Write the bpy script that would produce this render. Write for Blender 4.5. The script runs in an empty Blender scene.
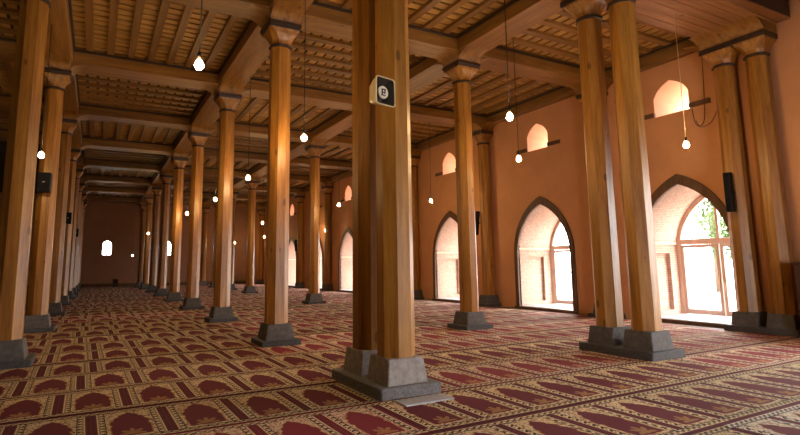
import bpy, bmesh, math, random
from mathutils import Matrix, Vector
random.seed(7)
S = bpy.context.scene
COL = S.collection

# ------------------------------------------------------------------ camera
FPX, PITCH, YAW, ROLL = 520.8026, 0.1377, 0.4875, -0.0091
CAMH = 1.45
fw = Vector((math.sin(YAW)*math.cos(PITCH), math.cos(YAW)*math.cos(PITCH), math.sin(PITCH)))
rt = Vector((math.cos(YAW), -math.sin(YAW), 0))
up = rt.cross(fw)
rt2 = rt*math.cos(ROLL) + up*math.sin(ROLL)
up2 = -rt*math.sin(ROLL) + up*math.cos(ROLL)
cd = bpy.data.cameras.new('camera')
cam = bpy.data.objects.new('camera', cd)
COL.objects.link(cam)
cam.matrix_world = Matrix(((rt2.x, up2.x, -fw.x, 0), (rt2.y, up2.y, -fw.y, 0), (rt2.z, up2.z, -fw.z, CAMH), (0, 0, 0, 1)))
cd.sensor_fit = 'HORIZONTAL'
cd.sensor_width = 36
cd.lens = FPX/800*36
cd.shift_x = 26.46/800
cd.shift_y = -23.80/800
cd.clip_start = 0.05
cd.clip_end = 300
S.camera = cam

# ------------------------------------------------------------------ sky, exposure
SKY_STRENGTH = 27.0
BULB_STRENGTH = 620.0
W = bpy.data.worlds.new('sky')
S.world = W
W.use_nodes = True
nt = W.node_tree
nt.nodes.clear()
o_ = nt.nodes.new('ShaderNodeOutputWorld')
b_ = nt.nodes.new('ShaderNodeBackground')
b_.inputs['Color'].default_value = (1.0, 0.965, 0.93, 1)      # bright overcast
b_.inputs['Strength'].default_value = SKY_STRENGTH
nt.links.new(b_.outputs[0], o_.inputs[0])
S.view_settings.view_transform = 'Standard'
S.view_settings.look = 'None'
S.view_settings.gamma = 1
S.view_settings.use_curve_mapping = False
S.view_settings.exposure = 0.0
cy = S.cycles
cy.use_denoising = True
cy.max_bounces = 8
cy.diffuse_bounces = 4
cy.glossy_bounces = 3
cy.transmission_bounces = 4
cy.transparent_max_bounces = 12
cy.sample_clamp_indirect = 6
cy.caustics_reflective = False
cy.caustics_refractive = False

# ------------------------------------------------------------------ layout (metres)
XC, XA, XB, XR = -1.14, 3.09, 7.69, 12.40
XW, XWB = 12.62, 14.30             # inner and outer face of the window wall
XL = -10.2
YP = 5.78                          # centre of the paired columns
YS = [9.83 + 4.883*k for k in range(8)]
YF = 47.0
YB = -3.6
BW = 0.70                          # beam width
ZN, ZAB, ZBR, ZS, ZP = 5.86, 6.18, 6.30, 6.52, 6.82
ZTOP = 10.5

# ------------------------------------------------------------------ materials
MATS = {}
def newmat(name):
    m = bpy.data.materials.new(name); m.use_nodes = True
    t = m.node_tree; t.nodes.clear()
    out = t.nodes.new('ShaderNodeOutputMaterial')
    bs = t.nodes.new('ShaderNodeBsdfPrincipled')
    t.links.new(bs.outputs[0], out.inputs[0])
    MATS[name] = m
    return m, t, bs
def N(t, kind, **kw):
    n = t.nodes.new(kind)
    for k, v in kw.items():
        if k in n.inputs.keys(): n.inputs[k].default_value = v
        else: setattr(n, k, v)
    return n
def M(t, op, a, b=None, c=None):
    n = t.nodes.new('ShaderNodeMath'); n.operation = op
    for i, v in enumerate((a, b, c)):
        if v is None: continue
        if hasattr(v, 'is_linked') or hasattr(v, 'links'): t.links.new(v, n.inputs[i])
        else: n.inputs[i].default_value = v
    return n.outputs[0]
def MIX(t, fac, a, b, blend='MIX'):
    n = t.nodes.new('ShaderNodeMix'); n.data_type = 'RGBA'; n.blend_type = blend
    for i, v in ((0, fac), (6, a), (7, b)):
        if hasattr(v, 'links'): t.links.new(v, n.inputs[i])
        elif i == 0: n.inputs[0].default_value = v
        else: n.inputs[i].default_value = (*v, 1) if len(v) == 3 else v
    return n.outputs[2]
def RAMP(t, fac, stops):
    n = t.nodes.new('ShaderNodeValToRGB')
    e = n.color_ramp.elements
    while len(e) < len(stops): e.new(0.5)
    for k, (p, c) in enumerate(stops):
        e[k].position = p; e[k].color = (*c, 1)
    t.links.new(fac, n.inputs[0])
    return n.outputs[0]

def wood(name, axis, c_dark, c_mid, c_light, rough=0.38, knots=True):
    m, t, bs = newmat(name)
    tc = N(t, 'ShaderNodeTexCoord'); oi = N(t, 'ShaderNodeObjectInfo')
    mp = N(t, 'ShaderNodeMapping')
    sc = [5.0, 5.0, 5.0]; sc[axis] = 0.35
    mp.inputs['Scale'].default_value = sc
    off = N(t, 'ShaderNodeVectorMath', operation='SCALE'); off.inputs[0].default_value = (13.1, 7.7, 19.3)
    t.links.new(oi.outputs['Random'], off.inputs['Scale'])
    t.links.new(off.outputs[0], mp.inputs['Location'])
    t.links.new(tc.outputs['Object'], mp.inputs['Vector'])
    n1 = N(t, 'ShaderNodeTexNoise', Scale=1.6, Detail=5.0, Roughness=0.62, Distortion=0.6)
    t.links.new(mp.outputs[0], n1.inputs['Vector'])
    n2 = N(t, 'ShaderNodeTexNoise', Scale=9.0, Detail=3.0, Roughness=0.6)
    t.links.new(mp.outputs[0], n2.inputs['Vector'])
    f = M(t, 'ADD', M(t, 'MULTIPLY', n1.outputs[0], 0.75), M(t, 'MULTIPLY', n2.outputs[0], 0.25))
    col = RAMP(t, f, [(0.30, c_dark), (0.50, c_mid), (0.68, c_light)])
    if knots:
        mk = N(t, 'ShaderNodeMapping'); sk = [3.2, 3.2, 3.2]; sk[axis] = 1.4
        mk.inputs['Scale'].default_value = sk
        t.links.new(off.outputs[0], mk.inputs['Location']); t.links.new(tc.outputs['Object'], mk.inputs['Vector'])
        v = N(t, 'ShaderNodeTexVoronoi', Scale=1.0); t.links.new(mk.outputs[0], v.inputs['Vector'])
        kf = M(t, 'LESS_THAN', v.outputs['Distance'], 0.10)
        col = MIX(t, M(t, 'MULTIPLY', kf, 0.6), col, tuple(x*0.35 for x in c_dark))
    br = M(t, 'ADD', M(t, 'MULTIPLY', oi.outputs['Random'], 0.28), 0.86)
    hs = N(t, 'ShaderNodeHueSaturation'); t.links.new(br, hs.inputs['Value']); t.links.new(col, hs.inputs['Color'])
    t.links.new(hs.outputs[0], bs.inputs['Base Color'])
    bs.inputs['Roughness'].default_value = rough
    bp = N(t, 'ShaderNodeBump', Strength=0.12, Distance=0.01); t.links.new(f, bp.inputs['Height']); t.links.new(bp.outputs[0], bs.inputs['Normal'])
    return m
HON = ((0.135, 0.050, 0.007), (0.305, 0.130, 0.020), (0.45, 0.215, 0.038))
wood('column_wood', 2, *HON, rough=0.36)
wood('beam_wood', 0, (0.1140, 0.0441, 0.0076), (0.2356, 0.1049, 0.0198), (0.3268, 0.1611, 0.0350), rough=0.45)
wood('slat_wood', 0, (0.2520, 0.1193, 0.0235), (0.4116, 0.2142, 0.0504), (0.5208, 0.3024, 0.0798), rough=0.55, knots=False)
wood('joist_wood', 0, (0.1184, 0.0503, 0.0096), (0.2072, 0.0962, 0.0207), (0.2812, 0.1421, 0.0340), rough=0.5, knots=False)
wood('plank_wood', 0, (0.1275, 0.0510, 0.0170), (0.2465, 0.1088, 0.0382), (0.3315, 0.1658, 0.0663), rough=0.42)
wood('dark_wood', 0, (0.020, 0.009, 0.006), (0.036, 0.017, 0.011), (0.055, 0.026, 0.016), rough=0.5, knots=False)
wood('trim_wood', 2, (0.055, 0.024, 0.012), (0.105, 0.048, 0.023), (0.15, 0.07, 0.034), rough=0.6, knots=False)
wood('cabinet_wood', 2, (0.028, 0.009, 0.008), (0.05, 0.016, 0.014), (0.075, 0.026, 0.02), rough=0.4, knots=False)
wood('door_wood', 2, (0.55, 0.38, 0.30), (0.66, 0.48, 0.39), (0.74, 0.56, 0.46), rough=0.5, knots=False)  # lightened pink tone; daylight bloom on the frames is put into the colour

def plain(name, col, rough=0.6, metal=0.0, noise=0.0, scale=6.0, bump=0.0, spec=0.5):
    m, t, bs = newmat(name)
    bs.inputs['Roughness'].default_value = rough; bs.inputs['Metallic'].default_value = metal
    bs.inputs['Specular IOR Level'].default_value = spec
    if noise:
        tc = N(t, 'ShaderNodeTexCoord'); n1 = N(t, 'ShaderNodeTexNoise', Scale=scale, Detail=6.0, Roughness=0.65)
        t.links.new(tc.outputs['Object'], n1.inputs['Vector'])
        c = RAMP(t, n1.outputs[0], [(0.28, tuple(x*(1-noise) for x in col)), (0.72, tuple(min(1, x*(1+noise)) for x in col))])
        t.links.new(c, bs.inputs['Base Color'])
        if bump:
            bp = N(t, 'ShaderNodeBump', Strength=bump, Distance=0.02); t.links.new(n1.outputs[0], bp.inputs['Height']); t.links.new(bp.outputs[0], bs.inputs['Normal'])
    else:
        bs.inputs['Base Color'].default_value = (*col, 1)
    return m
plain('stone', (0.088, 0.079, 0.075), 0.72, noise=0.45, scale=14, bump=0.35)
plain('plinth_stone', (0.055, 0.053, 0.058), 0.7, noise=0.5, scale=30, bump=0.35)
plain('pair_stone', (0.28, 0.25, 0.235), 0.7, noise=0.35, scale=12, bump=0.35)  # nearest pair only; paler stone, partly daylight put into the colour
plain('pair_plinth', (0.135, 0.13, 0.135), 0.7, noise=0.5, scale=30, bump=0.35)  # lighter plinth of the same pair, daylight partly in the colour
plain('pale_stone', (0.42, 0.42, 0.46), 0.5, noise=0.15, scale=12)
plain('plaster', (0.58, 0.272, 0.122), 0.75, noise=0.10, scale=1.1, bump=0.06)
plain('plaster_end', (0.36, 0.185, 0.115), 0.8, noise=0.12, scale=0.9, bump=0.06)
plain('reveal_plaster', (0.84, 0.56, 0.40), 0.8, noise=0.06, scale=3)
plain('floor_stone', (0.13, 0.07, 0.05), 0.7, noise=0.3, scale=3)
plain('roof_board', (0.028, 0.015, 0.009), 0.8, noise=0.3, scale=3)  # near-black: shade above the slat gaps is put into the colour
plain('black_plastic', (0.005, 0.005, 0.007), 0.5, spec=0.2)
plain('speaker_grille', (0.006, 0.006, 0.009), 0.7, noise=0.5, scale=90, spec=0.15)
plain('cream_plastic', (0.66, 0.53, 0.30), 0.4)
plain('horn_inside', (0.055, 0.045, 0.032), 0.6)
plain('white_disc', (0.72, 0.66, 0.52), 0.5)
plain('mark_black', (0.012, 0.010, 0.010), 0.6)
plain('cable_black', (0.012, 0.010, 0.010), 0.6)
plain('brass', (0.5, 0.33, 0.12), 0.35, metal=0.9)
plain('paving', (0.34, 0.32, 0.28), 0.85, noise=0.12, scale=1.5)
plain('bark', (0.10, 0.07, 0.05), 0.9, noise=0.4, scale=8)
plain('facade', (0.42, 0.22, 0.15), 0.85, noise=0.15, scale=3)

def brick_mat():
    m, t, bs = newmat('brick')
    uv = N(t, 'ShaderNodeUVMap')
    br = N(t, 'ShaderNodeTexBrick', Scale=1.0, offset=0.5)
    br.inputs['Color1'].default_value = (0.52, 0.31, 0.23, 1); br.inputs['Color2'].default_value = (0.43, 0.24, 0.17, 1)
    br.inputs['Mortar'].default_value = (0.62, 0.50, 0.42, 1)
    br.inputs['Mortar Size'].default_value = 0.007; br.inputs['Brick Width'].default_value = 0.17; br.inputs['Row Height'].default_value = 0.048
    t.links.new(uv.outputs[0], br.inputs['Vector'])
    n1 = N(t, 'ShaderNodeTexNoise', Scale=9.0, Detail=4.0); t.links.new(uv.outputs[0], n1.inputs['Vector'])
    c = MIX(t, 0.35, br.outputs['Color'], RAMP(t, n1.outputs[0], [(0.3, (0.30, 0.17, 0.12)), (0.7, (0.64, 0.46, 0.37))]))
    t.links.new(c, bs.inputs['Base Color']); bs.inputs['Roughness'].default_value = 0.85
    bp = N(t, 'ShaderNodeBump', Strength=0.5, Distance=0.008, invert=True); t.links.new(br.outputs['Fac'], bp.inputs['Height']); t.links.new(bp.outputs[0], bs.inputs['Normal'])
brick_mat()

def glass_mat(name, tint, gloss=0.06, trans=(1, 1, 1)):
    m, t, bs = newmat(name)
    out = [n for n in t.nodes if n.type == 'OUTPUT_MATERIAL'][0]
    t.nodes.remove(bs)
    tr = N(t, 'ShaderNodeBsdfTransparent'); tr.inputs[0].default_value = (*trans, 1)
    gl = N(t, 'ShaderNodeBsdfGlossy', Roughness=0.05); gl.inputs[0].default_value = (*tint, 1)
    mx = N(t, 'ShaderNodeMixShader', Fac=gloss)
    t.links.new(tr.outputs[0], mx.inputs[1]); t.links.new(gl.outputs[0], mx.inputs[2]); t.links.new(mx.outputs[0], out.inputs[0])
glass_mat('pane_glass', (1, 1, 1))

def frosted_mat():
    m, t, bs = newmat('frosted_glass')
    out = [n for n in t.nodes if n.type == 'OUTPUT_MATERIAL'][0]
    t.nodes.remove(bs)
    tl = N(t, 'ShaderNodeBsdfTranslucent'); tl.inputs[0].default_value = (0.92, 0.86, 0.82, 1)
    tr = N(t, 'ShaderNodeBsdfTransparent'); tr.inputs[0].default_value = (0.95, 0.93, 0.9, 1)
    mx = N(t, 'ShaderNodeMixShader', Fac=0.5)
    t.links.new(tl.outputs[0], mx.inputs[1]); t.links.new(tr.outputs[0], mx.inputs[2]); t.links.new(mx.outputs[0], out.inputs[0])
frosted_mat()

def emit_mat(name, col, strength):
    m, t, bs = newmat(name)
    bs.inputs['Base Color'].default_value = (0.9, 0.8, 0.6, 1)
    bs.inputs['Emission Color'].default_value = (*col, 1)
    bs.inputs['Emission Strength'].default_value = strength
emit_mat('bulb_glow', (1.0, 0.66, 0.30), BULB_STRENGTH)
emit_mat('bulb_white', (0.95, 1.0, 0.85), 25.0)

def leaf_mat():
    m, t, bs = newmat('leaf')
    out = [n for n in t.nodes if n.type == 'OUTPUT_MATERIAL'][0]
    tc = N(t, 'ShaderNodeTexCoord'); n1 = N(t, 'ShaderNodeTexNoise', Scale=1.2, Detail=3.0); t.links.new(tc.outputs['Object'], n1.inputs['Vector'])
    c = RAMP(t, n1.outputs[0], [(0.3, (0.024, 0.055, 0.016)), (0.7, (0.075, 0.125, 0.04))])
    t.links.new(c, bs.inputs['Base Color']); bs.inputs['Roughness'].default_value = 0.6
    tl = N(t, 'ShaderNodeBsdfTranslucent'); t.links.new(c, tl.inputs[0])
    mx = N(t, 'ShaderNodeMixShader', Fac=0.45)
    t.links.new(bs.outputs[0], mx.inputs[1]); t.links.new(tl.outputs[0], mx.inputs[2]); t.links.new(mx.outputs[0], out.inputs[0])
leaf_mat()

def fcurve(t, x, pts):
    n = t.nodes.new('ShaderNodeFloatCurve')
    c = n.mapping.curves[0]
    while len(c.points) < len(pts): c.points.new(0.5, 0.5)
    for p, (a, b) in zip(c.points, pts): p.location = (a, b); p.handle_type = 'VECTOR'
    n.mapping.update()
    t.links.new(x, n.inputs['Value'])
    return n.outputs[0]
def rug_mat(name, maroon, cream, dark, gold):
    m, t, bs = newmat(name)
    uv = N(t, 'ShaderNodeUVMap'); sp = N(t, 'ShaderNodeSeparateXYZ'); t.links.new(uv.outputs[0], sp.inputs[0])
    u, v = sp.outputs[0], sp.outputs[1]
    uf = M(t, 'FRACT', u)
    x = M(t, 'MULTIPLY', M(t, 'ABSOLUTE', M(t, 'SUBTRACT', uf, 0.5)), 2.0)
    # small scale repeating vine for the guard borders
    def vine(a, b, fa, fb):
        s1 = M(t, 'SINE', M(t, 'MULTIPLY', a, fa)); s2 = M(t, 'SINE', M(t, 'MULTIPLY', b, fb))
        s3 = M(t, 'SINE', M(t, 'ADD', M(t, 'MULTIPLY', a, fa*2.0), M(t, 'MULTIPLY', b, fb*1.5)))
        return M(t, 'ADD', M(t, 'MULTIPLY', s1, s2), M(t, 'MULTIPLY', s3, 0.5))
    nz = N(t, 'ShaderNodeTexNoise', Scale=30.0, Detail=3.0); t.links.new(uv.outputs[0], nz.inputs['Vector'])
    vn = M(t, 'GREATER_THAN', M(t, 'ADD', vine(v, x, 78.0, 24.0), M(t, 'MULTIPLY', M(t, 'SUBTRACT', nz.outputs[0], 0.5), 1.6)), 0.05)
    vh = M(t, 'GREATER_THAN', M(t, 'ADD', vine(uf, v, 50.0, 110.0), M(t, 'MULTIPLY', M(t, 'SUBTRACT', nz.outputs[0], 0.5), 1.6)), 0.1)
    # the cream field with speckles, niche, lotus
    vo = N(t, 'ShaderNodeTexVoronoi', Scale=26.0); t.links.new(uv.outputs[0], vo.inputs['Vector'])
    field = MIX(t, M(t, 'LESS_THAN', vo.outputs['Distance'], 0.30), cream, tuple(a*0.55+b*0.45 for a, b in zip(cream, gold)))
    field = MIX(t, M(t, 'GREATER_THAN', nz.outputs[0], 0.565), field, tuple(a*0.45+b*0.55 for a, b in zip(cream, dark)))
    ns = N(t, 'ShaderNodeTexNoise', Scale=17.0, Detail=2.0, Distortion=1.5); t.links.new(uv.outputs[0], ns.inputs['Vector'])
    field = MIX(t, M(t, 'MULTIPLY', M(t, 'GREATER_THAN', ns.outputs[0], 0.565), 0.85), field, tuple(a*1.3 for a in maroon))
    w = fcurve(t, v, [(0.0, 0.0), (0.135, 0.0), (0.14, 0.49), (0.40, 0.52), (0.47, 0.46), (0.50, 0.53), (0.58, 0.50), (0.62, 0.40), (0.65, 0.42), (0.70, 0.36), (0.73, 0.25), (0.76, 0.26), (0.80, 0.16), (0.82, 0.07), (0.86, 0.0), (1.0, 0.0)])
    nich = M(t, 'LESS_THAN', x, w)
    edge = M(t, 'LESS_THAN', x, M(t, 'ADD', w, M(t, 'MULTIPLY', M(t, 'GREATER_THAN', w, 0.01), 0.035)))
    c = MIX(t, edge, field, gold)
    c = MIX(t, nich, c, maroon)
    # lotus: petals around (0, 0.22)
    dv = M(t, 'MULTIPLY', M(t, 'SUBTRACT', v, 0.20), 2.6)
    r = M(t, 'SQRT', M(t, 'ADD', M(t, 'MULTIPLY', x, x), M(t, 'MULTIPLY', dv, dv)))
    th = M(t, 'ARCTAN2', x, dv)
    pet = M(t, 'ADD', 0.09, M(t, 'MULTIPLY', M(t, 'ABSOLUTE', M(t, 'COSINE', M(t, 'MULTIPLY', th, 3.5))), 0.25))
    lot = M(t, 'MULTIPLY', M(t, 'LESS_THAN', r, pet), M(t, 'GREATER_THAN', dv, -0.10))
    c = MIX(t, M(t, 'MULTIPLY', lot, 0.75), c, gold)
    # side guards, dividers
    guard = MIX(t, vn, dark, cream)
    c = MIX(t, M(t, 'GREATER_THAN', x, 0.63), c, dark)
    c = MIX(t, M(t, 'GREATER_THAN', x, 0.655), c, guard)
    c = MIX(t, M(t, 'GREATER_THAN', x, 0.812), c, cream)
    c = MIX(t, M(t, 'GREATER_THAN', x, 0.85), c, maroon)
    c = MIX(t, M(t, 'GREATER_THAN', x, 0.90), c, tuple(a*0.6 for a in maroon))
    c = MIX(t, M(t, 'GREATER_THAN', x, 0.965), c, maroon)
    # end borders across the strip
    ev = M(t, 'ABSOLUTE', M(t, 'SUBTRACT', v, 0.5))
    gh = MIX(t, vh, dark, cream)
    c = MIX(t, M(t, 'GREATER_THAN', ev, 0.400), c, dark)
    c = MIX(t, M(t, 'GREATER_THAN', ev, 0.408), c, gh)
    c = MIX(t, M(t, 'GREATER_THAN', ev, 0.462), c, cream)
    c = MIX(t, M(t, 'GREATER_THAN', ev, 0.470), c, maroon)
    c = MIX(t, M(t, 'GREATER_THAN', ev, 0.490), c, tuple(a*0.45 for a in maroon))
    # wear
    oi = N(t, 'ShaderNodeObjectInfo')
    n2 = N(t, 'ShaderNodeTexNoise', Scale=1.3, Detail=4.0); t.links.new(uv.outputs[0], n2.inputs['Vector'])
    c = MIX(t, M(t, 'MULTIPLY', n2.outputs[0], 0.07), c, tuple(a*0.5+b*0.5 for a, b in zip(maroon, cream)))
    hs = N(t, 'ShaderNodeHueSaturation'); t.links.new(c, hs.inputs['Color'])
    t.links.new(M(t, 'ADD', M(t, 'MULTIPLY', oi.outputs['Random'], 0.30), 0.98), hs.inputs['Value'])
    t.links.new(hs.outputs[0], bs.inputs['Base Color'])
    bs.inputs['Roughness'].default_value = 0.9; bs.inputs['Specular IOR Level'].default_value = 0.2
    pass
    n3 = N(t, 'ShaderNodeTexNoise', Scale=160.0, Detail=2.0); t.links.new(uv.outputs[0], n3.inputs['Vector'])
    bp = N(t, 'ShaderNodeBump', Strength=0.3, Distance=0.004); t.links.new(n3.outputs[0], bp.inputs['Height']); t.links.new(bp.outputs[0], bs.inputs['Normal'])
rug_mat('rug_maroon', (0.112, 0.009, 0.025), (0.66, 0.52, 0.32), (0.022, 0.016, 0.016), (0.36, 0.20, 0.075))
rug_mat('rug_brown', (0.105, 0.010, 0.016), (0.62, 0.46, 0.25), (0.026, 0.018, 0.014), (0.34, 0.18, 0.06))
rug_mat('rug_red', (0.20, 0.018, 0.036), (0.70, 0.54, 0.38), (0.030, 0.018, 0.018), (0.45, 0.22, 0.10))
rug_mat('rug_pale', (0.12, 0.012, 0.026), (0.70, 0.63, 0.50), (0.028, 0.030, 0.050), (0.40, 0.28, 0.15))

# ------------------------------------------------------------------ helpers
def tag(o, label=None, cat=None, group=None, kind=None):
    if label: o['label'] = label
    if cat: o['category'] = cat
    if group: o['group'] = group
    if kind: o['kind'] = kind
    return o
def empty(name, loc=(0, 0, 0), rz=0):
    o = bpy.data.objects.new(name, None); COL.objects.link(o)
    o.location = loc; o.rotation_euler[2] = rz; o.empty_display_size = 0.2
    return o
def link(name, me, parent=None, loc=(0, 0, 0), rz=0):
    o = bpy.data.objects.new(name, me); COL.objects.link(o)
    o.location = loc; o.rotation_euler[2] = rz
    if parent: o.parent = parent
    return o
def mesh(name, verts, faces, mat, uvs=None, smooth=False):
    me = bpy.data.meshes.new(name); me.from_pydata([tuple(v) for v in verts], [], faces); me.update()
    if mat: me.materials.append(MATS[mat])
    if uvs:
        l = me.uv_layers.new(name='uv')
        for i, p in enumerate(me.polygons):
            for k, li in enumerate(p.loop_indices): l.data[li].uv = uvs[i][k]
    if smooth: me.polygons.foreach_set('use_smooth', [True]*len(me.polygons))
    return me
def frombm(name, bm, mat, smooth=False):
    bmesh.ops.recalc_face_normals(bm, faces=bm.faces)
    me = bpy.data.meshes.new(name); bm.to_mesh(me); bm.free()
    me.materials.append(MATS[mat])
    if smooth: me.polygons.foreach_set('use_smooth', [True]*len(me.polygons))
    return me
BOXES = {}
def boxmesh(dx, dy, dz, mat, bev=0.0, name='box'):
    """box centred in x, y; from z=0 to dz"""
    key = (round(dx, 3), round(dy, 3), round(dz, 3), mat, bev)
    if key in BOXES: return BOXES[key]
    bm = bmesh.new()
    bmesh.ops.create_cube(bm, size=1)
    for v in bm.verts: v.co = Vector((v.co.x*dx, v.co.y*dy, (v.co.z+0.5)*dz))
    if bev: bmesh.ops.bevel(bm, geom=bm.edges[:], offset=bev, segments=1, affect='EDGES')
    BOXES[key] = frombm(name, bm, mat)
    return BOXES[key]
def bar(name, x0, x1, y0, y1, z0, z1, mat, parent, bev=0.0):
    """axis-aligned bar with grain along its longer horizontal side"""
    dx, dy, dz = x1-x0, y1-y0, z1-z0
    if dx >= dy: return link(name, boxmesh(dx, dy, dz, mat, bev, name), parent, ((x0+x1)/2, (y0+y1)/2, z0))
    return link(name, boxmesh(dy, dx, dz, mat, bev, name), parent, ((x0+x1)/2, (y0+y1)/2, z0), math.pi/2)
def ring(s, c, z):
    k = s-c
    return [(s, -k, z), (s, k, z), (k, s, z), (-k, s, z), (-s, k, z), (-s, -k, z), (-k, -s, z), (k, -s, z)]
OCT = 0.5858
def loft(name, rings, mat, caps=True):
    vs, fs = [], []
    for r in rings: vs += r
    n = len(rings[0])
    for i in range(len(rings)-1):
        for k in range(n):
            a = i*n+k; b = i*n+(k+1) % n
            fs.append((a, b, b+n, a+n))
    if caps:
        fs.append(tuple(range(n-1, -1, -1))); fs.append(tuple(range((len(rings)-1)*n, len(rings)*n)))
    return mesh(name, vs, fs, mat)
def tube(name, pts, r, mat, seg=8, smooth=True):
    vs, fs = [], []
    pts = [Vector(p) for p in pts]
    for i, p in enumerate(pts):
        d = (pts[min(i+1, len(pts)-1)]-pts[max(i-1, 0)]).normalized()
        a = d.cross(Vector((0, 0, 1)) if abs(d.z) < 0.9 else Vector((1, 0, 0))).normalized(); b = d.cross(a)
        for k in range(seg):
            q = 2*math.pi*k/seg; vs.append(p+(a*math.cos(q)+b*math.sin(q))*r)
    for i in range(len(pts)-1):
        for k in range(seg):
            a = i*seg+k; b = i*seg+(k+1) % seg
            fs.append((a, b, b+seg, a+seg))
    fs.append(tuple(range(seg-1, -1, -1))); fs.append(tuple(range((len(pts)-1)*seg, len(pts)*seg)))
    me = mesh(name, vs, fs, mat); bm = bmesh.new(); bm.from_mesh(me); bmesh.ops.recalc_face_normals(bm, faces=bm.faces); bm.to_mesh(me); bm.free()
    if smooth: me.polygons.foreach_set('use_smooth', [True]*len(me.polygons))
    return me
def lathe(name, prof, mat, seg=16):
    vs, fs = [], []
    for r, z in prof:
        for k in range(seg):
            q = 2*math.pi*k/seg; vs.append((r*math.cos(q), r*math.sin(q), z))
    for i in range(len(prof)-1):
        for k in range(seg):
            a = i*seg+k; b = i*seg+(k+1) % seg
            fs.append((a, b, b+seg, a+seg))
    fs.append(tuple(range(seg-1, -1, -1))); fs.append(tuple(range((len(prof)-1)*seg, len(prof)*seg)))
    return mesh(name, vs, fs, mat, smooth=True)
ORD = ['first', 'second', 'third', 'fourth', 'fifth', 'sixth', 'seventh', 'eighth', 'ninth', 'tenth', 'eleventh', 'twelfth', 'thirteenth', 'fourteenth', 'fifteenth', 'sixteenth']

def arch_pts(a, zs, za, n=14):
    """pointed arch outline, from (-a, zs) over the apex to (a, zs), as (y, z)"""
    H = za-zs; c = (H*H-a*a)/(2*a); R = a+c
    ang = math.atan2(H, c)
    right = [(-c+R*math.cos(ang*k/n), zs+R*math.sin(ang*k/n)) for k in range(n+1)]     # from (a,zs) up to (0,za)
    left = [(-y, z) for y, z in right]
    return left + right[::-1][1:]

# ------------------------------------------------------------------ room shell
def quadmesh(name, rects, mat):
    vs, fs = [], []
    for r in rects:
        b = len(vs); vs += r; fs.append(tuple(range(b, b+len(r))))
    return mesh(name, vs, fs, mat)
tag(link('floor', boxmesh(XWB-XL+0.3, YF-YB+0.6, 0.2, 'floor_stone', 0, 'floor'), None, ((XWB+XL)/2, (YF+YB)/2, -0.2)), kind='structure')

# window wall with arched openings
BAYS = [(YP+0.35, YS[0])] + [(YS[k], YS[k+1]) for k in range(7)]
ARCH_C = [7.72] + [(a+b)/2 for a, b in BAYS[1:]]
AI, AO, ZSP, ZAI, ZAO = 1.11, 1.27, 1.80, 3.38, 3.64
WI, WZ0, WZS, WZA = 0.45, 5.19, 5.66, 6.06
AP = arch_pts(AI, ZSP, ZAI); WP = []
for k in range(-8, 9):
    t = 1-abs(k)/8
    WP.append((math.copysign(1, k)*(WI*(1-t)**2+2*t*(1-t)*WI*0.80), WZS*(1-t)**2+2*t*(1-t)*(WZS+0.27)+WZA*t*t))
TY0, TY1, TZ = 0.8, 3.7, 3.9          # unseen transept doorway, added to bring daylight onto the foreground
def interp(pts, y):
    for (a, za), (b, zb) in zip(pts[:-1], pts[1:]):
        if a-1e-6 <= y <= b+1e-6:
            return za if b-a < 1e-9 else za+(zb-za)*(y-a)/(b-a)
    return None
ys = {YB, YF, TY0, TY1, 5.0}
for c in ARCH_C:
    ys |= {round(c+p[0], 5) for p in AP} | {round(c+p[0], 5) for p in WP}
ys = sorted(ys)
vs, fs = [], []
def quad(*p):
    b = len(vs); vs.extend(p); fs.append(tuple(range(b, b+len(p))))
for ya, yb in zip(ys[:-1], ys[1:]):
    ym = (ya+yb)/2
    top = ZTOP if ym < 5.0 else 7.2
    cuts = []                                       # (z0a, z0b, z1a, z1b) holes
    for c in ARCH_C:
        if abs(ym-c) < AI: cuts.append((0, 0, interp(AP, ya-c), interp(AP, yb-c)))
        if abs(ym-c) < WI: cuts.append((WZ0, WZ0, interp(WP, ya-c), interp(WP, yb-c)))
    if TY0 < ym < TY1: cuts.append((0, 0, TZ, TZ))
    za, zb = 0, 0
    for h in sorted(cuts)+[(top, top, top, top)]:
        if h[0]-za > 1e-4 or h[1]-zb > 1e-4:
            for X in (XW, XWB):
                quad((X, ya, za), (X, yb, zb), (X, yb, h[1]), (X, ya, h[0]))
        za, zb = h[2], h[3]
me = mesh('wall_right', vs, fs, 'plaster')
tag(link('wall_right', me), kind='structure')

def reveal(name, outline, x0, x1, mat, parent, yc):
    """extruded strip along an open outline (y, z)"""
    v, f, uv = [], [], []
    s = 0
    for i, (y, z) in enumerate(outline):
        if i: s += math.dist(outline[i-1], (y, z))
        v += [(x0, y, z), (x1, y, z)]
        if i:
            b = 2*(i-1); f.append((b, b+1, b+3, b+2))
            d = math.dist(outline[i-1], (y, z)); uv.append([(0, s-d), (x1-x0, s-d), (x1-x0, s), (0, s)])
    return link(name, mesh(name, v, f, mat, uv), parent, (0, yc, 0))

def band(name, oi, oo, x0, x1, mat, parent, yc):
    """solid band between an inner and outer outline"""
    v, f = [], []
    n = len(oi)
    for (a, b) in zip(oi, oo):
        v += [(x0, a[0], a[1]), (x0, b[0], b[1]), (x1, b[0], b[1]), (x1, a[0], a[1])]
    for i in range(n-1):
        p, q = 4*i, 4*(i+1)
        for k in range(4): f.append((p+k, p+(k+1) % 4, q+(k+1) % 4, q+k))
    f += [(0, 1, 2, 3), tuple(4*(n-1)+k for k in (3, 2, 1, 0))]
    me = mesh(name, v, f, mat); bm = bmesh.new(); bm.from_mesh(me); bmesh.ops.recalc_face_normals(bm, faces=bm.faces); bm.to_mesh(me); bm.free()
    return link(name, me, parent, (0, yc, 0))

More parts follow.
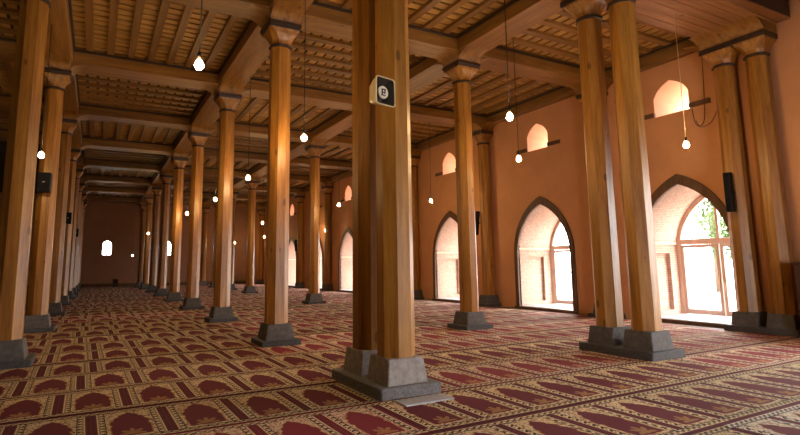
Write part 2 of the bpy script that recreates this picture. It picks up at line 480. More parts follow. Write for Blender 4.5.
ZI = 1.98                                           # impost line in the reveal
XD0, XD1 = 14.10, 14.18                             # glazed door frame
def sub(pts, zmin):
    return [p for p in pts if p[1] > zmin]
def make_door(k, yc):
    root = empty('door_%d' % (k+1), (0, 0, 0)); tag(root, kind='structure')
    oi = [(-AI, 0.0)] + AP + [(AI, 0.0)]; n = len(AP)
    ao = arch_pts(AO, ZSP, ZAO); oo = [(-AO, 0.0)] + ao + [(AO, 0.0)]
    band('arch_surround', oi, oo, XW-0.05, XW+0.06, 'trim_wood', root, yc)
    # brick arch above the impost
    yi = [interp(AP, 0)]
    up_ = [(-AI, ZI)] + sub(AP, ZI) + [(AI, ZI)]
    reveal('arch_reveal', up_, XW, XWB, 'brick', root, yc)
    for sgn in (-1, 1):
        # jamb with a sunk panel
        a0, a1, b0, b1, dp = XW+0.35, XW+1.16, 0.22, 1.72, 0.10
        y = sgn*AI; yd = sgn*(AI+dp)
        v, f, uv = [], [], []
        def q(*p, u=None):
            b = len(v); v.extend(p); f.append((b, b+1, b+2, b+3)); uv.append([(w[0]+w[1], w[2]) for w in p])
        for (xa, xb, za, zb) in ((XW, a0, 0, ZI), (a1, XWB, 0, ZI), (a0, a1, 0, b0), (a0, a1, b1, ZI)):
            q((xa, y, za), (xb, y, za), (xb, y, zb), (xa, y, zb))
        q((a0, yd, b0), (a1, yd, b0), (a1, yd, b1), (a0, yd, b1))
        q((a0, y, b0), (a0, yd, b0), (a0, yd, b1), (a0, y, b1)); q((a1, y, b0), (a1, yd, b0), (a1, yd, b1), (a1, y, b1))
        q((a0, y, b0), (a1, y, b0), (a1, yd, b0), (a0, yd, b0)); q((a0, y, b1), (a1, y, b1), (a1, yd, b1), (a0, yd, b1))
        j = link('jamb', mesh('jamb', v, f, 'brick', uv), root, (0, yc, 0))
        yy = sorted((sgn*AI, sgn*(AI-0.035)))
        bar('impost', XW+0.03, XD0-0.03, yc+yy[0], yc+yy[1], ZI-0.03, ZI+0.03, 'reveal_plaster', root)
    bar('sill', XW-0.07, XD1+0.1, yc-AI+0.002, yc+AI-0.002, 0.0, 0.10, 'pale_stone', root, 0.01)
    bar('threshold', XW-0.13, XW-0.07, yc-AO, yc+AO, 0.0, 0.085, 'trim_wood', root, 0.008)
    # glazed double door
    g = 0.10
    ai2 = arch_pts(AI-g, ZSP, ZAI-g*1.3); i2 = [(-AI+g, 0.1)] + ai2 + [(AI-g, 0.1)]
    o2 = [(-AI, 0.1)] + AP + [(AI, 0.1)]
    fr = band('door_frame', i2, o2, XD0, XD1, 'door_wood', root, yc)
    bar('transom', XD0-0.01, XD1, yc-AI+g, yc+AI-g, 1.94, 2.09, 'door_wood', root, 0.008)
    bar('mullion', XD0, XD1, yc-0.035, yc+0.035, 2.09, ZAI-0.16, 'door_wood', root)
    xm = (XD0+XD1)/2
    for sgn in (-1, 1):
        y0, y1 = sorted((sgn*0.01, sgn*(AI-g)))
        fl, d = 0.085, 0.03
        v, f = [], []
        oi_ = [(y0+fl, 0.24), (y1-fl, 0.24), (y1-fl, 1.94-fl), (y0+fl, 1.94-fl)]
        oo_ = [(y0, 0.11), (y1, 0.11), (y1, 1.935), (y0, 1.935)]
        for (a, b) in zip(oi_, oo_):
            v += [(xm-d, *a), (xm-d, *b), (xm+d, *b), (xm+d, *a)]
        for i in range(4):
            p, q_ = 4*i, 4*((i+1) % 4)
            for kk in range(4): f.append((p+kk, p+(kk+1) % 4, q_+(kk+1) % 4, q_+kk))
        me = mesh('door_leaf', v, f, 'door_wood'); bm = bmesh.new(); bm.from_mesh(me); bmesh.ops.recalc_face_normals(bm, faces=bm.faces); bm.to_mesh(me); bm.free()
        leaf = link('door_leaf', me, root, (0, yc, 0))
        link('pane', boxmesh(0.006, y1-y0-2*fl, 1.70-fl, 'pane_glass', 0, 'pane'), leaf, (xm, (y0+y1)/2, 0.24))
        link('handle', boxmesh(0.03, 0.02, 0.16, 'brass', 0.004, 'handle'), leaf, (xm-d-0.02, sgn*0.05, 0.95))
        if sgn == 1 and k == 0:                      # two thin crossed strips on the left leaf
            for t_ in (-1, 1):
                b = link('cross_mark', boxmesh(0.004, 0.018, 0.5, 'reveal_plaster', 0, 'cross_mark'), leaf, (xm-0.01, 0.42+t_*0.15, 1.0))
                b.rotation_euler = (t_*0.66, 0, 0)
        # fanlight pane in each half of the tympanum
        half = [p for p in ai2 if p[0]*sgn >= 0.035-1e-9 and p[1] > 2.10]
        half = sorted(half, key=lambda p: p[1])
        zt = half[-1][1]+0.0
        poly = [(sgn*0.035, 2.09), (sgn*(AI-g-0.03), 2.09)] + half + [(sgn*0.035, zt+0.02)]
        link('fanlight_pane', mesh('fanlight_pane', [(xm, a, b) for a, b in poly], [tuple(range(len(poly)))], 'pane_glass'), root, (0, yc, 0))
    return root
for k, c in enumerate(ARCH_C): make_door(k, c)

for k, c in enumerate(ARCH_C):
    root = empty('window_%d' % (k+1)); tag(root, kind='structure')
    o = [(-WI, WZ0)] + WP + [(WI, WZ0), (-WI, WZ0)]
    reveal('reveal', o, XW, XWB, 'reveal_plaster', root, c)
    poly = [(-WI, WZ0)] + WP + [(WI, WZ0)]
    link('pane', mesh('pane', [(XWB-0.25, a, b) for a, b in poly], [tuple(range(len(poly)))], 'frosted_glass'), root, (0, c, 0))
    for s in (-1, 1):
        y0, y1 = sorted((c+s*WI, c+s*(WI+0.50)))
        bar('timber_sill', XW-0.045, XW+0.05, y0, y1, WZ0+0.01, WZ0+0.13, 'trim_wood', root, 0.008)

# far wall with narrow arched windows
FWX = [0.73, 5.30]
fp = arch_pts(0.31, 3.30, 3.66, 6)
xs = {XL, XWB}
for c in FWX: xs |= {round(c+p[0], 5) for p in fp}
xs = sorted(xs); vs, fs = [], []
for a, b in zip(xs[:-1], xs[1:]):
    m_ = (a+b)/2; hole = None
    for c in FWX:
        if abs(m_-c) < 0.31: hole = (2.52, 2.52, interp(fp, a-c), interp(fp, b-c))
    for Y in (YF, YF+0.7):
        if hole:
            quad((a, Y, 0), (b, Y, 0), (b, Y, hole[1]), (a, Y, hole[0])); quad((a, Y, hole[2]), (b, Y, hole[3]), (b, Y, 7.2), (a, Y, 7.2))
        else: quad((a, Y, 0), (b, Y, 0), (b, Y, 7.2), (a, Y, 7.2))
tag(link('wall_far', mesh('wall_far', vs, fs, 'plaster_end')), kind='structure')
for k, c in enumerate(FWX):
    root = empty('window_%d' % (k+9)); tag(root, kind='structure')
    o = [(-0.31, 2.52)] + fp + [(0.31, 2.52), (-0.31, 2.52)]
    v, f = [], []
    for i, (a, b) in enumerate(o):
        v += [(c+a, YF, b), (c+a, YF+0.7, b)]
        if i: f.append((2*i-2, 2*i-1, 2*i+1, 2*i))
    link('reveal', mesh('reveal', v, f, 'reveal_plaster'), root)
    link('pane', mesh('pane', [(c+a, YF+0.6, b) for a, b in o[:-1]], [tuple(range(len(o)-1))], 'pane_glass'), root)
    bar('mullion', c-0.03, c+0.03, YF+0.52, YF+0.56, 2.52, 3.64, 'trim_wood', root)
    for z in (2.75, 3.0, 3.25): bar('glazing_bar', c-0.30, c+0.30, YF+0.53, YF+0.56, z, z+0.06, 'trim_wood', root)
tag(bar('baseboard_far', XL, XW, YF-0.04, YF, 0, 0.25, 'trim_wood', None), kind='structure')
tag(link('wall_left', quadmesh('wall_left', [[(XL, YB, 0), (XL, YF, 0), (XL, YF, ZTOP), (XL, YB, ZTOP)]], 'roof_board')), kind='structure')  # near-black colour stands for the darkness of the hall beyond
BX0, BX1, BZ = 4.4, 6.4, 2.6           # unseen doorway behind the camera, added for its daylight
tag(link('wall_back', quadmesh('wall_back', [[(XL, YB, 0), (BX0, YB, 0), (BX0, YB, ZTOP), (XL, YB, ZTOP)], [(BX1, YB, 0), (XWB, YB, 0), (XWB, YB, ZTOP), (BX1, YB, ZTOP)],
    [(BX0, YB, BZ), (BX1, YB, BZ), (BX1, YB, ZTOP), (BX0, YB, ZTOP)]], 'plaster')), kind='structure')
# reveal of the added transept doorway (beside the camera, light comes in here)
tr = [(TY0, 0.0), (TY0, TZ), (TY1, TZ), (TY1, 0.0)]
t9 = empty('door_9'); tag(t9, kind='structure'); reveal('reveal', tr, XW, XWB, 'brick', t9, 0)

# ------------------------------------------------------------------ timber ceiling
ceil = link('ceiling', quadmesh('ceiling', [
    [(XL, 5.0, 7.16), (XWB, 5.0, 7.16), (XWB, YF+0.7, 7.16), (XL, YF+0.7, 7.16)],
    [(XL, 5.0, 6.9), (XWB, 5.0, 6.9), (XWB, 5.0, ZTOP), (XL, 5.0, ZTOP)],
    [(XL, YB, ZTOP), (XWB, YB, ZTOP), (XWB, 5.0, ZTOP), (XL, 5.0, ZTOP)]], 'roof_board'))
tag(ceil, kind='structure')
# planked soffit over the paired columns
PY0, PY1 = 5.02, 6.54
npl = 7; pw = (PY1-PY0)/npl
for k in range(npl):
    bar('soffit_plank', XL, XW, PY0+k*pw+0.004, PY0+(k+1)*pw-0.004, ZS, ZS+0.04, 'plank_wood', ceil, 0.006)
bar('fascia_beam', XL, XW, PY0, PY0+0.05, ZS+0.04, 6.95, 'dark_wood', ceil)  # near face is only unlit; its shade is put into dark wood
bar('soffit_edge_beam', XL, XW, PY1-0.06, PY1, ZS+0.04, 7.10, 'beam_wood', ceil)
H = BW/2
XD = XC-4.5
rowsX = [XD, XC, XA, XB, XW]
def xspan(j):
    return (rowsX[j]+H, rowsX[j+1]-(H if j < 3 else 0.27))
def yspan(i):
    y0 = PY1 if i == 0 else YS[i-1]+H
    y1 = YS[i]-H if i < 8 else YF
    return y0, y1
far_slats = bmesh.new()
n_slat = 0
for i in range(9):
    for j in range(4):
        if j == 0 and i > 3: continue
        x0, x1 = xspan(j); y0, y1 = yspan(i)
        # beam on the far side (x direction) and on the right side (y direction)
        if i < 8: bar('cross_beam', x0, x1, YS[i]-H, YS[i]+H, ZS, 7.10, 'beam_wood', ceil, 0.012)
        if j < 3: bar('long_beam', x1, x1+BW, y0, y1+(BW if i < 8 else 0), ZS, 7.10, 'beam_wood', ceil, 0.012)
        if j == 0: bar('long_beam', x0-BW, x0, y0, y1+BW, ZS, 7.10, 'beam_wood', ceil, 0.012)
        if j == 3: bar('wall_plate', x1, XW, y0, y1, ZS, 7.10, 'joist_wood', ceil, 0.012)  # darker than the beams, partly shading put into the wood colour
        # dark frame of the coffer
        e, z0, z1 = 0.05, ZP-0.03, ZP+0.025
        oi_ = [(x0+e, y0+e), (x1-e, y0+e), (x1-e, y1-e), (x0+e, y1-e)]; oo_ = [(x0, y0), (x1, y0), (x1, y1), (x0, y1)]
        v, f = [], []
        for a, b in zip(oi_, oo_): v += [(*a, z0), (*b, z0), (*b, z1), (*a, z1)]
        for q in range(4):
            p, r_ = 4*q, 4*((q+1) % 4)
            for kk in range(4): f.append((p+kk, p+(kk+1) % 4, r_+(kk+1) % 4, r_+kk))
        link('coffer_frame', mesh('coffer_frame', v, f, 'dark_wood'), ceil)
        # joists and slats, turning from bay to bay
        along_y = (i+(j-1)) % 2 == 1
        nj = 7
        if along_y: a0, a1, b0, b1 = x0, x1, y0, y1
        else: a0, a1, b0, b1 = y0, y1, x0, x1
        if not along_y and i == 0: nj = 5
        pj = (a1-a0)/(nj+0.55)
        for k in range(nj):
            c = a0+pj*(k+0.775)
            w = 0.082
            if along_y: bar('joist', c-w, c+w, b0, b1, ZP+0.02, ZP+0.10, 'joist_wood', ceil)
            else: bar('joist', b0, b1, c-w, c+w, ZP+0.02, ZP+0.10, 'joist_wood', ceil)
        ns = max(8, round((b1-b0)/0.262)); ps = (b1-b0)/ns
        for k in range(ns):
            c = b0+ps*(k+0.5); w = ps*0.355
            if along_y: r4 = (a0, a1, c-w, c+w)
            else: r4 = (c-w, c+w, a0, a1)
            if n_slat < 300 and j > 0 or (j == 0 and i == 1):
                bar('slat', *r4, ZP+0.10, ZP+0.13, 'slat_wood', ceil); n_slat += 1
            else:
                mt = Matrix.Translation(((r4[0]+r4[1])/2, (r4[2]+r4[3])/2, ZP+0.115)) @ Matrix.Diagonal((r4[1]-r4[0], r4[3]-r4[2], 0.03, 1))
                bmesh.ops.create_cube(far_slats, size=1, matrix=mt)
tag(link('slat_field', frombm('slat_field', far_slats, 'slat_wood'), ceil), kind='stuff')

# ------------------------------------------------------------------ columns
def cavetto(s0, s1, half, z0, z1, n=8):
    """bracket arm along +x, from x=s0 (bottom) out to s1 at the top; concave underside"""
    prof = [(0, z0)] + [(s0+(s1-s0)*(1-math.cos(math.pi/2*k/n)), z0+(z1-z0)*math.sin(math.pi/2*k/n)) for k in range(n+1)] + [(0, z1)]
    return prof
def arm_mesh(name, s0, s1, y0, y1, z0, z1, mat):
    p = cavetto(s0, s1, 0, z0, z1); n = len(p)
    v = [(x, y0, z) for x, z in p] + [(x, y1, z) for x, z in p]
    f = [tuple(range(n-1, -1, -1)), tuple(range(n, 2*n))] + [(k, (k+1) % n, n+(k+1) % n, n+k) for k in range(n)]
    me = mesh(name, v, f, mat); bm = bmesh.new(); bm.from_mesh(me); bmesh.ops.recalc_face_normals(bm, faces=bm.faces); bm.to_mesh(me); bm.free()
    return me
def column_meshes(big):
    d = {}
    if big: p0, pb, bt, bb = 0.135, 0.415, 0.222, 0.262
    else: p0, pb, bt, bb = 0.11, 0.395, 0.225, 0.278
    d['p0'] = p0
    d['plinth'] = loft('plinth', [ring(0.375, 0.015, 0), ring(0.375, 0.015, p0-0.012), ring(0.363, 0.015, p0)], 'plinth_stone')
    d['pedestal'] = loft('pedestal', [ring(bb, 0.012, p0), ring(bb-0.005, 0.012, p0+0.05), ring(bt+0.008, 0.012, pb-0.012), ring(bt-0.004, 0.012, pb)], 'stone')
    d['pale_pedestal'] = d['pedestal'].copy(); d['pale_pedestal'].materials[0] = MATS['pair_stone']
    s0, s1 = 0.207, 0.194
    zs_ = [pb-0.004, 1.5, 3.0, 4.5, ZN]
    d['shaft'] = loft('shaft', [ring(s0+(s1-s0)*(z/ZN), (s0+(s1-s0)*(z/ZN))*OCT, z) for z in zs_], 'column_wood')
    d['neck_ring'] = loft('neck_ring', [ring(q, q*OCT, z) for q, z in ((0.196, ZN-0.035), (0.218, ZN-0.025), (0.224, ZN), (0.218, ZN+0.025), (0.196, ZN+0.035))], 'dark_wood')
    d['capital'] = loft('capital', [ring(q, q*c, z) for q, c, z in ((0.194, OCT, ZN), (0.198, 0.56, ZN+0.06), (0.210, 0.50, ZN+0.12), (0.235, 0.42, ZN+0.18), (0.268, 0.32, ZN+0.24), (0.300, 0.2, ZN+0.285), (0.31, 0.14, ZAB))], 'column_wood')
    d['abacus'] = loft('abacus', [ring(q, 0.02, z) for q, z in ((0.315, ZAB), (0.322, ZAB+0.05), (0.338, ZAB+0.06), (0.342, ZBR))], 'dark_wood')
    return d
CM = {False: column_meshes(False), True: column_meshes(True)}
def arm(parent, ang, s0, s1, y0, y1):
    me = ARMS.setdefault((s0, s1, y0, y1), None) or arm_mesh('bracket', s0, s1, y0, y1, ZBR, ZS, 'beam_wood')
    ARMS[(s0, s1, y0, y1)] = me
    return link('bracket', me, parent, (0, 0, 0), ang)
ARMS = {}
def make_column(x, y, label, group, dirs='EWNS', big=False, pair=0):
    r = empty('wooden_column', (x, y, 0)); tag(r, label, 'column', group)
    d = CM[big]
    if not big: link('plinth', d['plinth'], r)
    for n in ('pedestal', 'shaft', 'neck_ring', 'capital'): link(n, d['pale_pedestal'] if n == 'pedestal' and big and x < 5 else d[n], r)
    if not pair: link('abacus', d['abacus'], r)
    else:
        # the pair shares a long dark abacus line: each column carries its half
        e = 0.34; inner = 0.335
        y0, y1 = (-inner, e) if pair > 0 else (-e, inner)
        link('abacus', boxmesh(0.68, y1-y0, ZBR-ZAB, 'dark_wood', 0.012, 'abacus'), r, (0, (y0+y1)/2, ZAB))
    HB = 0.31
    yl, yh = (-HB, HB) if not pair else ((-0.335, 0.33) if pair > 0 else (-0.33, 0.335))
    link('bracket_block', boxmesh(2*HB, yh-yl, (ZS if pair else 7.10)-ZBR, 'beam_wood', 0, 'bracket_block'), r, (0, (yl+yh)/2, ZBR))
    if 'E' in dirs: arm(r, 0, HB, HB+0.40, yl, yh)
    if 'W' in dirs: arm(r, math.pi, HB, HB+0.40, -yh, -yl)
    if 'N' in dirs: arm(r, math.pi/2, HB, HB+0.40, -HB, HB)
    if 'S' in dirs: arm(r, -math.pi/2, HB, HB+0.40, -HB, HB)
    return r
GC = 'octagonal wooden columns on stone bases'
for k, y in enumerate(YS):
    make_column(XA, y, 'octagonal wooden column on stone base, %s single one behind the horn-speaker pair' % ORD[k], GC)
    make_column(XB, y, 'octagonal wooden column on stone base, %s single one behind the pair before the glazed arches' % ORD[k], GC)
    make_column(XC, y, 'octagonal wooden column on stone base, %s of the dark row along the left edge' % ORD[k], GC)
    make_column(XR, y, 'wooden column engaged in the orange window wall, %s one beyond the nearest arch' % ORD[k], GC, dirs='WNS')
PAIRS = [(XA+0.08, YP, 'of the pair below the horn speaker'), (XB+0.05, YP, 'of the mid-hall pair before the nearest arch'), (XR, 5.96, 'of the pair at the right edge')]
for x, yp, w in PAIRS:
    for s, nm in ((-1, 'nearer'), (1, 'farther')):
        make_column(x, yp+s*0.335, '%s octagonal wooden column %s' % (nm, w), 'paired wooden columns', big=True, pair=s, dirs='EW'+('N' if s > 0 else '') if x < 12 else 'W'+('N' if s > 0 else ''))
    pl_ = loft('stone_plinth', [[(a[0], a[1]*1.72, a[2]) for a in ring(0.395, 0.015, z)] if q == 0 else [(a[0]*0.975, a[1]*1.70, a[2]) for a in ring(0.395, 0.015, z)] for z, q in ((0, 0), (0.123, 0), (0.135, 1))], 'pair_plinth' if x < 5 else 'plinth_stone')
    if x > 12:
        for q in pl_.vertices: q.co.x = max(-0.38, min(q.co.x, XW-x-0.005))
    tag(link('stone_plinth', pl_, None, (x, yp, 0)), 'long stone plinth under both columns %s' % w, 'plinth', 'shared plinths of paired columns')

# ------------------------------------------------------------------ prayer carpets
CELL, ROW = 0.645, 1.13
BOUND = [[-4.6, 2.9, 7.9, 12.35]]
NEAR = {}
def make_rug(xl, ncell, y, ang, mat, label, z, shift):
    L = ncell*CELL; D = ROW-0.008
    n = max(2, ncell); v, f, uv = [], [], []
    th = 0.007
    nx = ncell*2
    wob = [random.uniform(-0.003, 0.003) for _ in range(nx+1)]
    for i in range(nx+1):
        xx = L*i/nx
        v += [(xx, wob[i], 0), (xx, wob[i], th), (xx, D+wob[i], th), (xx, D+wob[i], 0)]
    for i in range(nx):
        p, q = 4*i, 4*i+4
        f.append((p+1, q+1, q+2, p+2)); uv.append([(i/2+shift, 0), ((i+1)/2+shift, 0), ((i+1)/2+shift, 1), (i/2+shift, 1)])
        f.append((p, q, q+1, p+1)); uv.append([(0.001, 0)]*4)
        f.append((p+2, q+2, q+3, p+3)); uv.append([(0.001, 0)]*4)
    f.append((0, 1, 2, 3)); uv.append([(0.001, 0)]*4)
    e = 4*nx; f.append((e+3, e+2, e+1, e)); uv.append([(0.001, 0)]*4)
    o = link('prayer_carpet', mesh('prayer_carpet', v, f, mat, uv), None, (xl, y, z), ang)
    return o
row = 0
y = 5.10-3*ROW
SEGN = ['in the left aisle', 'in the middle aisle', 'beside the window wall']
cuts_near = {0: 5.2, 1: 5.2}
while y < YF-ROW-0.1:
    r = row
    xs_ = [-1.9+random.uniform(-0.3, 0.1), 3.2+random.uniform(-0.5, 0.5), 7.8+random.uniform(-0.5, 0.5)]
    if r in (0, 1): xs_[1], xs_[2] = 1.35, 5.2
    elif r == 2: xs_[1], xs_[2] = 3.0, 8.0
    angs = [math.radians(1.1+random.uniform(-0.08, 0.08)) for _ in range(3)]
    ends = [xs_[1], xs_[2], 12.45]
    for s in range(3):
        nc = max(3, int((ends[s]-xs_[s])/CELL+0.35))
        if s < 2: xs_[s+1] = xs_[s]+nc*CELL
        if s == 2: nc = int((12.45-xs_[s])/CELL)
        mat = random.choice(['rug_maroon', 'rug_maroon', 'rug_brown', 'rug_red'] if s == 0 else ['rug_maroon', 'rug_red', 'rug_red', 'rug_red'])
        if r == 0 and s == 2: mat = 'rug_pale'
        if r < 3 and s == 1: mat = 'rug_maroon'
        yy = y + (xs_[s]-2.0)*math.tan(math.radians(1.1))
        label = None
        o = make_rug(xs_[s], nc, yy, angs[s], mat, label, 0.002+0.0035*((s+2*r) % 3), 0.0)
        g = 'prayer carpet strips'
        if r < 16: tag(o, 'maroon and cream prayer carpet strip %s, %s row from the front' % (SEGN[s], ORD[r]), 'carpet', g)
        else: tag(o, 'maroon prayer carpet strip lying %s among the distant rows' % SEGN[s], 'carpet', g)
    row += 1; y += ROW
tag(link('floor_strip', boxmesh(0.62, 0.22, 0.02, 'pale_stone', 0.004, 'floor_strip'), None, (3.20, 4.90, 0.012), 0.03),
    'pale grey strip on the floor before the nearest plinth', 'slab')  # thin pale strip laid on the floor

# ------------------------------------------------------------------ hanging bulbs
BULB = lathe('bulb', [(0.014, 0.075), (0.020, 0.062), (0.040, 0.036), (0.052, 0.0), (0.047, -0.030), (0.029, -0.049), (0.006, -0.056)], 'bulb_glow')
BULBW = BULB.copy(); BULBW.materials.clear(); BULBW.materials.append(MATS['bulb_white'])
SOCK = lathe('socket', [(0.008, 0.16), (0.020, 0.15), (0.022, 0.10), (0.018, 0.066)], 'cable_black')
def pendant(x, y, z, label, top=None, white=False, cord='cable_black'):
    onbeam = any(abs(x-q) < H for q in (XC, XA, XB)) or y < PY1
    top = ZS if onbeam else ZP+0.02
    r = empty('pendant_bulb', (x, y, z)); tag(r, label, 'light bulb', 'bare bulbs hanging on cords')
    link('bulb', BULBW if white else BULB, r); link('socket', SOCK, r)
    link('cord', tube('cord', [(0, 0, 0.15), (0.006, 0.002, (top-z)*0.5), (0, 0, top-z)], 0.0075, cord, 6), r)
    return r
pendant(0.92, 5.98, 3.75, 'bare glowing bulb, highest and leftmost large one over the left aisle')
pendant(3.20, 8.70, 3.75, 'bare glowing bulb on a long cord just left of the horn-speaker pair')
pendant(3.39, 13.37, 3.75, 'bare glowing bulb left of the first single column behind the horn speaker')
pendant(5.63, 6.02, 3.75, 'bare glowing bulb right of the mid-hall column, upper of two close together')
pendant(8.10, 8.44, 3.75, 'bare glowing bulb near the wall, lower of two close together')
pendant(10.14, 5.97, 3.75, 'bare glowing bulb on a pale cord before the nearest upper window', cord='cream_plastic')
pendant(10.57, 15.52, 3.75, 'bare glowing bulb above the third arch from the right')
pendant(8.04, 17.97, 3.75, 'bare glowing bulb beside the horn-speaker pair, over the far small arch')
pendant(3.49, 18.17, 3.75, 'bare glowing bulb left of the second single column behind the horn speaker')
pendant(3.35, 23.44, 3.75, 'bare glowing bulb by the third column of the left middle row')
pendant(2.86, 36.3, 3.63, 'small glowing bulb deep in the left middle column row')
pendant(12.0, 30.0, 3.68, 'small glowing bulb by the far end of the window wall')
pendant(7.68, 27.07, 3.75, 'small glowing bulb deep between the middle columns, upper of two')
pendant(11.40, 39.6, 3.74, 'small glowing bulb deep between the middle columns, lower of two')
pendant(10.30, 44.6, 3.48, 'tiny glowing bulb at the far end right of the middle columns')
pendant(-1.10, 12.28, 3.73, 'bare glowing bulb between the two nearest columns of the left row')
pendant(2.50, 45.2, 2.42, 'tiny whitish lamp low at the far end of the left aisle', None, True)

# ------------------------------------------------------------------ loudspeakers
def box_speaker(x, y, z, w, d, h, rz, label, tilt=0.0, armlen=0.12):
    r = empty('loudspeaker', (x, y, z), rz); r.rotation_euler[0] = 0; tag(r, label, 'loudspeaker', 'black loudspeakers on columns')
    o1 = link('speaker_box', boxmesh(w, d, h, 'black_plastic', 0.012, 'speaker_box'), r, (0, 0, -h/2)); o1.rotation_euler[0] = tilt
    o2 = link('grille', boxmesh(w-0.03, 0.012, h-0.04, 'speaker_grille', 0.004, 'grille'), r, (0, -d/2*math.cos(tilt)-0.003, -h/2+0.02)); o2.rotation_euler[0] = tilt
    link('mount', boxmesh(0.04, armlen, 0.05, 'black_plastic', 0.004, 'mount'), r, (0, d/2+armlen/2-0.02, -0.02))
    if w > 0.2: link('badge', boxmesh(0.05, 0.004, 0.02, 'white_disc', 0, 'badge'), o2, (0, -0.008, (h-0.04)/2-0.01))
    return r
# facing -y by default, mounted on the near face of its column
box_speaker(-1.17, 14.29, 3.46, 0.27, 0.22, 0.46, -0.10, 'black box loudspeaker on the second column of the left row', armlen=0.14)
box_speaker(XC+0.05, 24.09, 3.45, 0.26, 0.2, 0.46, 0.05, 'small black box loudspeaker on the fourth column of the left row', armlen=0.16)
box_speaker(XC+0.05, 33.86, 3.45, 0.26, 0.2, 0.46, 0.05, 'tiny black box loudspeaker farther along the left row', armlen=0.16)
box_speaker(12.06, 14.86, 2.95, 0.12, 0.12, 0.86, -math.pi/2-0.2, 'slim black column loudspeaker on the wall column between two arches', tilt=-0.10, armlen=0.16)
box_speaker(12.03, 6.26, 2.96, 0.14, 0.13, 0.86, -math.pi/2-0.1, 'slim black column loudspeaker on the pair beside the nearest arch', armlen=0.12)
box_speaker(7.42, 34.2, 3.25, 0.22, 0.18, 0.5, -math.pi/2, 'tiny black loudspeaker on a distant column of the middle row', armlen=0.14)
box_speaker(12.08, 34.2, 2.9, 0.14, 0.13, 0.8, -math.pi/2, 'tiny slim black loudspeaker on a distant wall column', armlen=0.14)

# horn loudspeaker, mouth facing out of the hall
def rrect(w, h, y, r, n=4):
    pts = []
    for cx, cz, a0 in ((w-r, h-r, 0), (-w+r, h-r, 90), (-w+r, -h+r, 180), (w-r, -h+r, 270)):
        for k in range(n+1):
            a = math.radians(a0+90*k/n); pts.append((cx+r*math.cos(a), y, cz+r*math.sin(a)))
    return pts
hr = empty('horn_speaker', (2.805, 4.98, 3.415), math.radians(13)); tag(hr, 'cream rectangular horn speaker with round white badge mounted on the nearest paired columns', 'loudspeaker')
shell = [rrect(0.145, 0.165, 0.0, 0.035), rrect(0.140, 0.160, 0.02, 0.035), rrect(0.118, 0.135, 0.10, 0.03), rrect(0.09, 0.115, 0.16, 0.03), rrect(0.085, 0.11, 0.18, 0.03)]
hb = loft('horn_body', shell, 'cream_plastic', caps=False)
bm = bmesh.new(); bm.from_mesh(hb); bm.verts.ensure_lookup_table(); bm.faces.new(bm.verts[-20:]); bmesh.ops.recalc_face_normals(bm, faces=bm.faces); bm.to_mesh(hb); bm.free()
link('horn_body', hb, hr)
inner = [rrect(0.136, 0.156, -0.004, 0.033), rrect(0.095, 0.125, 0.07, 0.03), rrect(0.075, 0.095, 0.14, 0.03)]
hi = loft('horn_throat', inner, 'horn_inside', caps=False)
bm = bmesh.new(); bm.from_mesh(hi); bm.verts.ensure_lookup_table(); bm.faces.new(bm.verts[-20:]); bm.to_mesh(hi); bm.free()
link('horn_throat', hi, hr)
a, b = rrect(0.148, 0.168, -0.008, 0.037), rrect(0.134, 0.154, -0.008, 0.033)
a2, b2 = rrect(0.148, 0.168, 0.006, 0.037), rrect(0.134, 0.154, 0.006, 0.033)
v = a+b+b2+a2; n = len(a); f = []
for q in range(4):
    for k in range(n):
        f.append((q*n+k, q*n+(k+1) % n, ((q+1) % 4)*n+(k+1) % n, ((q+1) % 4)*n+k))
link('mouth_rim', mesh('mouth_rim', v, f, 'cream_plastic'), hr)
ds = link('badge', lathe('badge', [(0.070, 0.0), (0.075, 0.004), (0.075, 0.02), (0.068, 0.024)], 'white_disc', 24), hr, (0.0, 0.055, 0.0)); ds.rotation_euler[0] = math.pi/2
link('badge_stem', boxmesh(0.05, 0.10, 0.05, 'horn_inside', 0, 'badge_stem'), hr, (0, 0.10, -0.025))
for (cx, cz, w, h) in ((-0.022, 0, 0.018, 0.075), (0.012, 0.034, 0.052, 0.013), (0.020, 0.006, 0.014, 0.05), (0.006, -0.002, 0.036, 0.012), (-0.004, -0.036, 0.062, 0.012)):
    link('badge_mark', boxmesh(w, 0.004, h, 'mark_black', 0, 'badge_mark'), hr, (cx, 0.029, cz-h/2))
link('mount', boxmesh(0.05, 0.16, 0.05, 'cream_plastic', 0.005, 'mount'), hr, (0.06, 0.25, -0.03))

# ------------------------------------------------------------------ small things
cab = empty('cabinet', (12.19, 4.55, 0)); tag(cab, 'dark reddish wooden cabinet against the orange wall at the right edge', 'cabinet')
link('body', boxmesh(0.74, 1.20, 1.40, 'cabinet_wood', 0.01, 'body'), cab)
link('top', boxmesh(0.78, 1.22, 0.05, 'cabinet_wood', 0.01, 'top'), cab, (0, 0, 1.40))
for s in (-1, 1):
    dr = link('door', boxmesh(0.02, 0.56, 1.26, 'cabinet_wood', 0.006, 'door'), cab, (-0.38, s*0.29, 0.08))
    link('knob', lathe('knob', [(0.006, 0), (0.012, 0.012), (0.015, 0.02), (0.008, 0.028)], 'brass', 10), dr, (-0.012, -s*0.22, 0.65)).rotation_euler[1] = -math.pi/2
def cable(pts, label, r=0.007):
    P = [Vector(p) for p in pts]; out = []
    for i in range(len(P)-1):
        p0, p1, p2, p3 = P[max(i-1, 0)], P[i], P[i+1], P[min(i+2, len(P)-1)]
        for k in range(8):
            t = k/8; out.append(0.5*((2*p1)+(-p0+p2)*t+(2*p0-5*p1+4*p2-p3)*t*t+(-p0+3*p1-3*p2+p3)*t**3))
    out.append(P[-1])
    tag(link('cable', tube('cable', out, r, 'cable_black', 6)), label, 'cable')
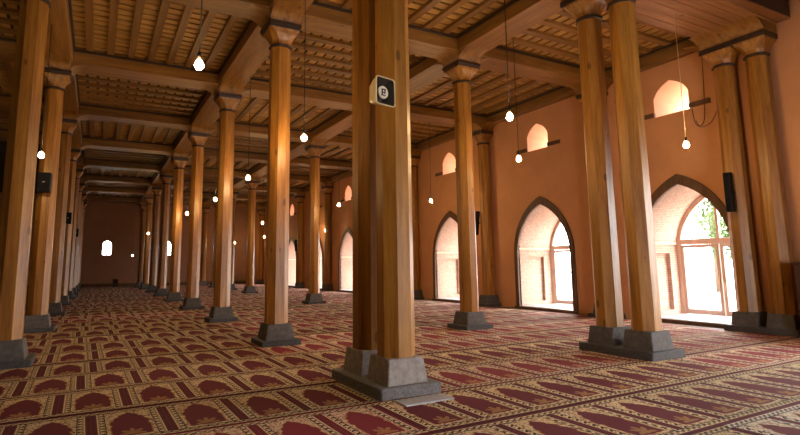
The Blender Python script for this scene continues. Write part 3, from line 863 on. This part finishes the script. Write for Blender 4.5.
cable([(12.60, 6.85, 6.50), (12.60, 6.86, 6.2), (12.60, 6.92, 4.95), (12.60, 7.05, 4.70), (12.60, 7.16, 4.82), (12.60, 7.20, 5.18)], 'dark cable looping below the nearest upper window')
cable([(12.575, 7.12, 4.84), (12.575, 7.02, 4.66), (12.575, 6.78, 4.72), (12.575, 6.60, 5.0), (12.56, 6.50, 5.15)], 'thin dark cable sagging toward the right-edge column pair')
bk = empty('book_stand', (1.44, 46.2, 0)); tag(bk, 'small dark folding book stand on the floor before the far wall', 'stand')
for s in (-1, 1):
    o = link('board', boxmesh(0.36, 0.03, 0.70, 'dark_wood', 0.004, 'board'), bk, (0, s*0.20, 0.02)); o.rotation_euler[0] = s*0.6

# ------------------------------------------------------------------ outside
tag(link('ground', boxmesh(90, 110, 0.2, 'paving', 0, 'ground'), None, (XWB+0.15+45, 22, -0.22)), kind='structure')
def tree(x, y, h, rad, label, n=5200):
    r = empty('tree', (x, y, 0)); tag(r, label, 'tree', 'trees outside the glazed doors')
    link('trunk', tube('trunk', [(0, 0, -0.05), (0.05, 0.02, h*0.3), (0, 0.1, h*0.62)], 0.16, 'bark', 8), r)
    v, f = [], []
    for c in range(40):
        d = Vector((random.gauss(0, 1), random.gauss(0, 1), random.gauss(0, 0.8))).normalized()*rad*random.uniform(0.2, 1)
        ctr = Vector((0, 0, h*0.66))+Vector((d.x, d.y, d.z*1.1))
        for k in range(n//40):
            p = ctr+Vector((random.gauss(0, 0.42), random.gauss(0, 0.42), random.gauss(0, 0.36)))
            a = Vector((random.uniform(-1, 1), random.uniform(-1, 1), random.uniform(-1, 1))).normalized(); b = a.cross(Vector((0.3, 0.2, 1))).normalized()
            s = random.uniform(0.05, 0.10); q = len(v)
            v += [p-a*s, p+b*s*0.6, p+a*s, p-b*s*0.6]; f.append((q, q+1, q+2, q+3))
    tag(link('foliage', mesh('foliage', v, f, 'leaf'), r), kind='stuff')
tree(28.0, 15.5, 6.6, 1.9, 'tall leafy green tree seen through the nearest glazed arch')
tree(23.6, 12.25, 4.0, 1.0, 'low leafy green tree at the right side of the nearest glazed arch', 3200)
tree(34.0, 28.0, 7.0, 2.4, 'pale leafy tree outside the second glazed arch')

# sky portals in the openings (sampling aid for the daylight, they give no light themselves)
def portal(name, y, z, w, h):
    l = bpy.data.lights.new(name, 'AREA'); l.shape = 'RECTANGLE'; l.size = w; l.size_y = h
    l.cycles.is_portal = True
    o = bpy.data.objects.new(name, l); COL.objects.link(o); o.location = (XWB+0.02, y, z)
    o.rotation_euler = (math.pi/2, 0, math.pi/2)
for k, c in enumerate(ARCH_C):
    portal('daylight_portal', c, 1.7, 2.3, 3.5)
    if k < 5: portal('daylight_portal', c, 5.65, 0.95, 1.0)
portal('daylight_portal', (TY0+TY1)/2, TZ/2, TY1-TY0, TZ)
po = bpy.data.lights.new('daylight_portal', 'AREA'); po.shape = 'RECTANGLE'; po.size = BX1-BX0; po.size_y = BZ; po.cycles.is_portal = True
pq = bpy.data.objects.new('daylight_portal', po); COL.objects.link(pq); pq.location = ((BX0+BX1)/2, YB-0.02, BZ/2); pq.rotation_euler = (math.pi/2, 0, math.pi)
